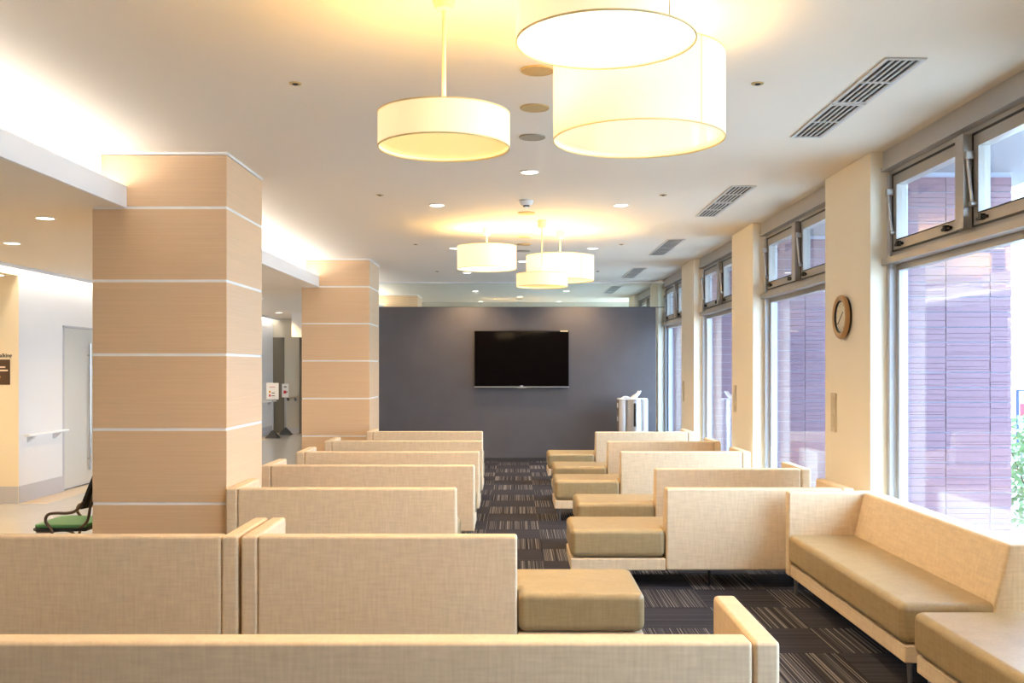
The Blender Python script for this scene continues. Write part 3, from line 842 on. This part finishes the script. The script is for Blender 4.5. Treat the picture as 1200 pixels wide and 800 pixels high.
def downlight(x, y, z, label, group, energy):
    e = tag(empty('downlight', (x, y, z)), label, 'downlight', group)
    bm = bmesh.new(); lathe(bm, [(0.062, -0.001), (0.078, -0.001), (0.078, -0.006), (0.066, -0.009)], n=32)
    obj('trim_ring', bm, 'plastic_white', e, smooth=True)
    bm = bmesh.new(); lathe(bm, [(0, -0.0015), (0.0625, -0.0015), (0.0625, -0.005), (0, -0.005)], n=32, closed=False)
    obj('lens', bm, 'lens_glow', e)
    L = bpy.data.lights.new('downlight_beam', 'SPOT'); L.energy = energy; L.color = SOFTWARM
    L.spot_size = math.radians(130); L.spot_blend = 0.8; L.shadow_soft_size = 0.06
    o = bpy.data.objects.new('beam', L); C.objects.link(o); o.parent = e; o.location = (0, 0, -0.03)
for (x, y) in ((0.12, 7.8), (0.12, 14.4), (0.12, 21.6), (-0.76, 2.6), (1.02, 2.6), (-0.76, 6.0), (1.02, 6.0), (-0.745, 9.4), (1.02, 9.4),
               (-0.78, 12.8), (1.02, 12.8), (-0.78, 16.1), (1.02, 16.1), (-0.8, 20.0), (1.05, 20.0), (-0.8, 23.2), (1.05, 23.2)):
    line = 'along the centre line' if abs(x - .12) < .1 else ('in the line towards the windows' if x > 0 else 'in the line towards the pillars')
    place = 'behind the partition glass' if y > 18 else ('before the television' if y > 11.5 else 'between pendant clusters' if y > 6.5 else 'over the open seats')
    downlight(x, y, CH, 'round recessed ceiling downlight %s, %s' % (line, place), 'recessed downlights in the main ceiling', E_DOWN)
for (x, y) in ((-3.62, 7.57), (-4.66, 9.1), (-4.97, 20.7), (-4.3, 12.6), (-4.3, 16.5), (-4.3, 3.5), (-4.3, 0.0)):
    downlight(x, y, LCH, 'round recessed downlight in the lower ceiling over the corridor', 'recessed downlights in the corridor ceiling', E_DOWN * 0.8)

downlight(-6.6, 10.4, 2.66, 'unseen downlight added to brighten the alcove above the brown plaque', 'added lamps in the alcove', E_DOWN)  # lamp added out of view to brighten the alcove wall

def disc(y, x, name, m, r, label, grp, cat):
    e = tag(empty(name, (x, y, CH)), label, cat, grp)
    bm = bmesh.new(); lathe(bm, [(r - .008, -0.0), (r, -0.0), (r, -0.008), (r - .004, -0.010), (r - .010, -0.008)], n=36); obj('rim', bm, m, e, smooth=True)
    bm = bmesh.new(); lathe(bm, [(0, -0.001), (r - .009, -0.001), (r - .009, -0.007), (r * .5, -0.009), (0, -0.0095)], n=36, closed=False); obj('grille', bm, m, e, smooth=True)
for y, m_ in ((5.13, 'speaker_beige'), (5.87, 'speaker_beige'), (6.62, 'speaker_grey'), (9.87, 'speaker_beige'), (11.67, 'plastic_beige'), (12.4, 'speaker_beige'), (13.1, 'speaker_grey'), (22.3, 'speaker_grey')):
    disc(y, 0.12, 'ceiling_speaker', m_, 0.088, 'flat round %s speaker disc on the ceiling %s' % ('grey' if m_ == 'speaker_grey' else 'beige', 'behind the partition glass' if y > 17 else 'near the far pendant cluster' if y > 9 else 'near the large pendant cluster'), 'speaker discs on the ceiling', 'speaker')
sd = tag(empty('smoke_detector', (0.11, 9.16, CH)), 'white domed smoke detector on the ceiling between downlights', 'smoke detector')
bm = bmesh.new(); lathe(bm, [(0, 0), (0.065, 0), (0.068, -.012), (0.055, -.035), (0.035, -.045), (0, -.045)], n=32, closed=False); obj('housing', bm, 'plastic_white', sd, smooth=True)
bm = bmesh.new(); lathe(bm, [(0, -.044), (0.030, -.044), (0.030, -.058), (0, -.058)], n=24, closed=False); obj('vent_ring', bm, 'hole_shade', sd)
bm = bmesh.new(); lathe(bm, [(0, -.057), (0.028, -.057), (0.02, -.07), (0, -.075)], n=24, closed=False); obj('cap', bm, 'plastic_white', sd, smooth=True)
for (x, y) in ((-1.2, 5.37), (1.33, 5.37), (-1.215, 8.85), (1.34, 8.85), (-1.25, 12.4), (1.35, 12.4), (-1.25, 15.9), (1.35, 15.9)):
    e = tag(empty('sprinkler', (x, y, CH)), 'tiny recessed sprinkler with beige ring and dark centre in the ceiling', 'sprinkler', 'ceiling sprinklers')
    bm = bmesh.new(); lathe(bm, [(0.020, 0), (0.034, 0), (0.032, -.006), (0.021, -.006)], n=24); obj('ring', bm, 'speaker_beige', e, smooth=True)
    bm = bmesh.new(); lathe(bm, [(0, -.001), (0.0195, -.001), (0.012, -.010), (0, -.012)], n=16, closed=False); obj('head', bm, 'hole_shade', e, smooth=True)

# ------------------------------------------------------------------ drum pendant lamps
def pendant(x, y, r, zb, h, label, dif, shade, energy, grp, colr=WARM):
    e = tag(empty('pendant_lamp', (x, y, CH)), label, 'pendant lamp', grp)
    zb -= CH; zt = zb + h
    bm = bmesh.new(); lathe(bm, [(0, 0), (0.048, 0), (0.048, -.055), (0.036, -.085), (0.012, -.09), (0, -.09)], n=28, closed=False); obj('canopy', bm, 'rod_white', e, smooth=True)
    bm = bmesh.new(); rod(bm, (0, 0, -.085), (0, 0, zt - .02), 0.0085); obj('rod', bm, 'rod_white', e, smooth=True)
    bm = bmesh.new(); lathe(bm, [(r - .003, zb), (r, zb), (r, zt), (r - .003, zt)], n=72); sh = obj('shade', bm, shade, e, smooth=True)
    for z in (zb, zt):
        bm = bmesh.new(); lathe(bm, [(r - .004, z - .003), (r + .0015, z - .003), (r + .0015, z + .003), (r - .004, z + .003)], n=72); obj('rim', bm, 'shade_rim', sh, smooth=True)
    if h > .2: bx('seam', (r * math.cos(-.95) - .0018, r * math.cos(-.95) + .0018, r * math.sin(-.95) - .0018, r * math.sin(-.95) + .0018, zb + .004, zt - .004), 'shade_rim', sh)
    bm = bmesh.new(); lathe(bm, [(0, zb + .016), (r - .004, zb + .016), (r - .004, zb + .012), (0, zb + .012)], n=72, closed=False); obj('diffuser', bm, dif, e, smooth=True)
    for a in (0, PI / 2, PI, 1.5 * PI):
        bm = bmesh.new(); rod(bm, (0, 0, zt - .02), ((r - .004) * math.cos(a), (r - .004) * math.sin(a), zt - .006), 0.003, n=6); obj('spoke', bm, 'rod_white', e)
    L = bpy.data.lights.new('bulb', 'POINT'); L.energy = energy; L.color = colr; L.shadow_soft_size = 0.07
    o = bpy.data.objects.new('bulb', L); C.objects.link(o); o.parent = e; o.location = (0.02, 0, zb + h * .55)
G1, G2 = 'pendant cluster over the open seats', 'pendant cluster before the partition'
pendant(-0.29, 4.03, 0.27, 2.49, 0.135, 'smallest shallow drum pendant on a long rod, over the open seats', 'diffuser_warm', 'shade_fabric', E_PEND, G1)
pendant(0.56, 4.43, 0.385, 2.615, 0.37, 'widest deep drum pendant with glossy diffuser reflecting the windows', 'diffuser_cream', 'shade_fabric', E_PEND * .45, G1)
pendant(0.325, 3.50, 0.32, 2.75, 0.27, 'bright drum pendant hanging close to the ceiling over the open seats', 'diffuser_bright', 'shade_bright', E_PEND * .5, G1)
pendant(0.29, 10.38, 0.27, 2.44, 0.135, 'shallow drum pendant hanging lowest in the cluster before the partition', 'diffuser_warm', 'shade_fabric', E_PEND, G2)
pendant(-0.31, 10.96, 0.33, 2.685, 0.25, 'mid-sized drum pendant hanging highest in the cluster before the partition', 'diffuser_bright', 'shade_bright', E_PEND * .75, G2)
pendant(0.52, 11.2, 0.385, 2.575, 0.28, 'wide deep drum pendant behind the shallow one before the partition', 'diffuser_cream', 'shade_fabric', E_PEND, G2)
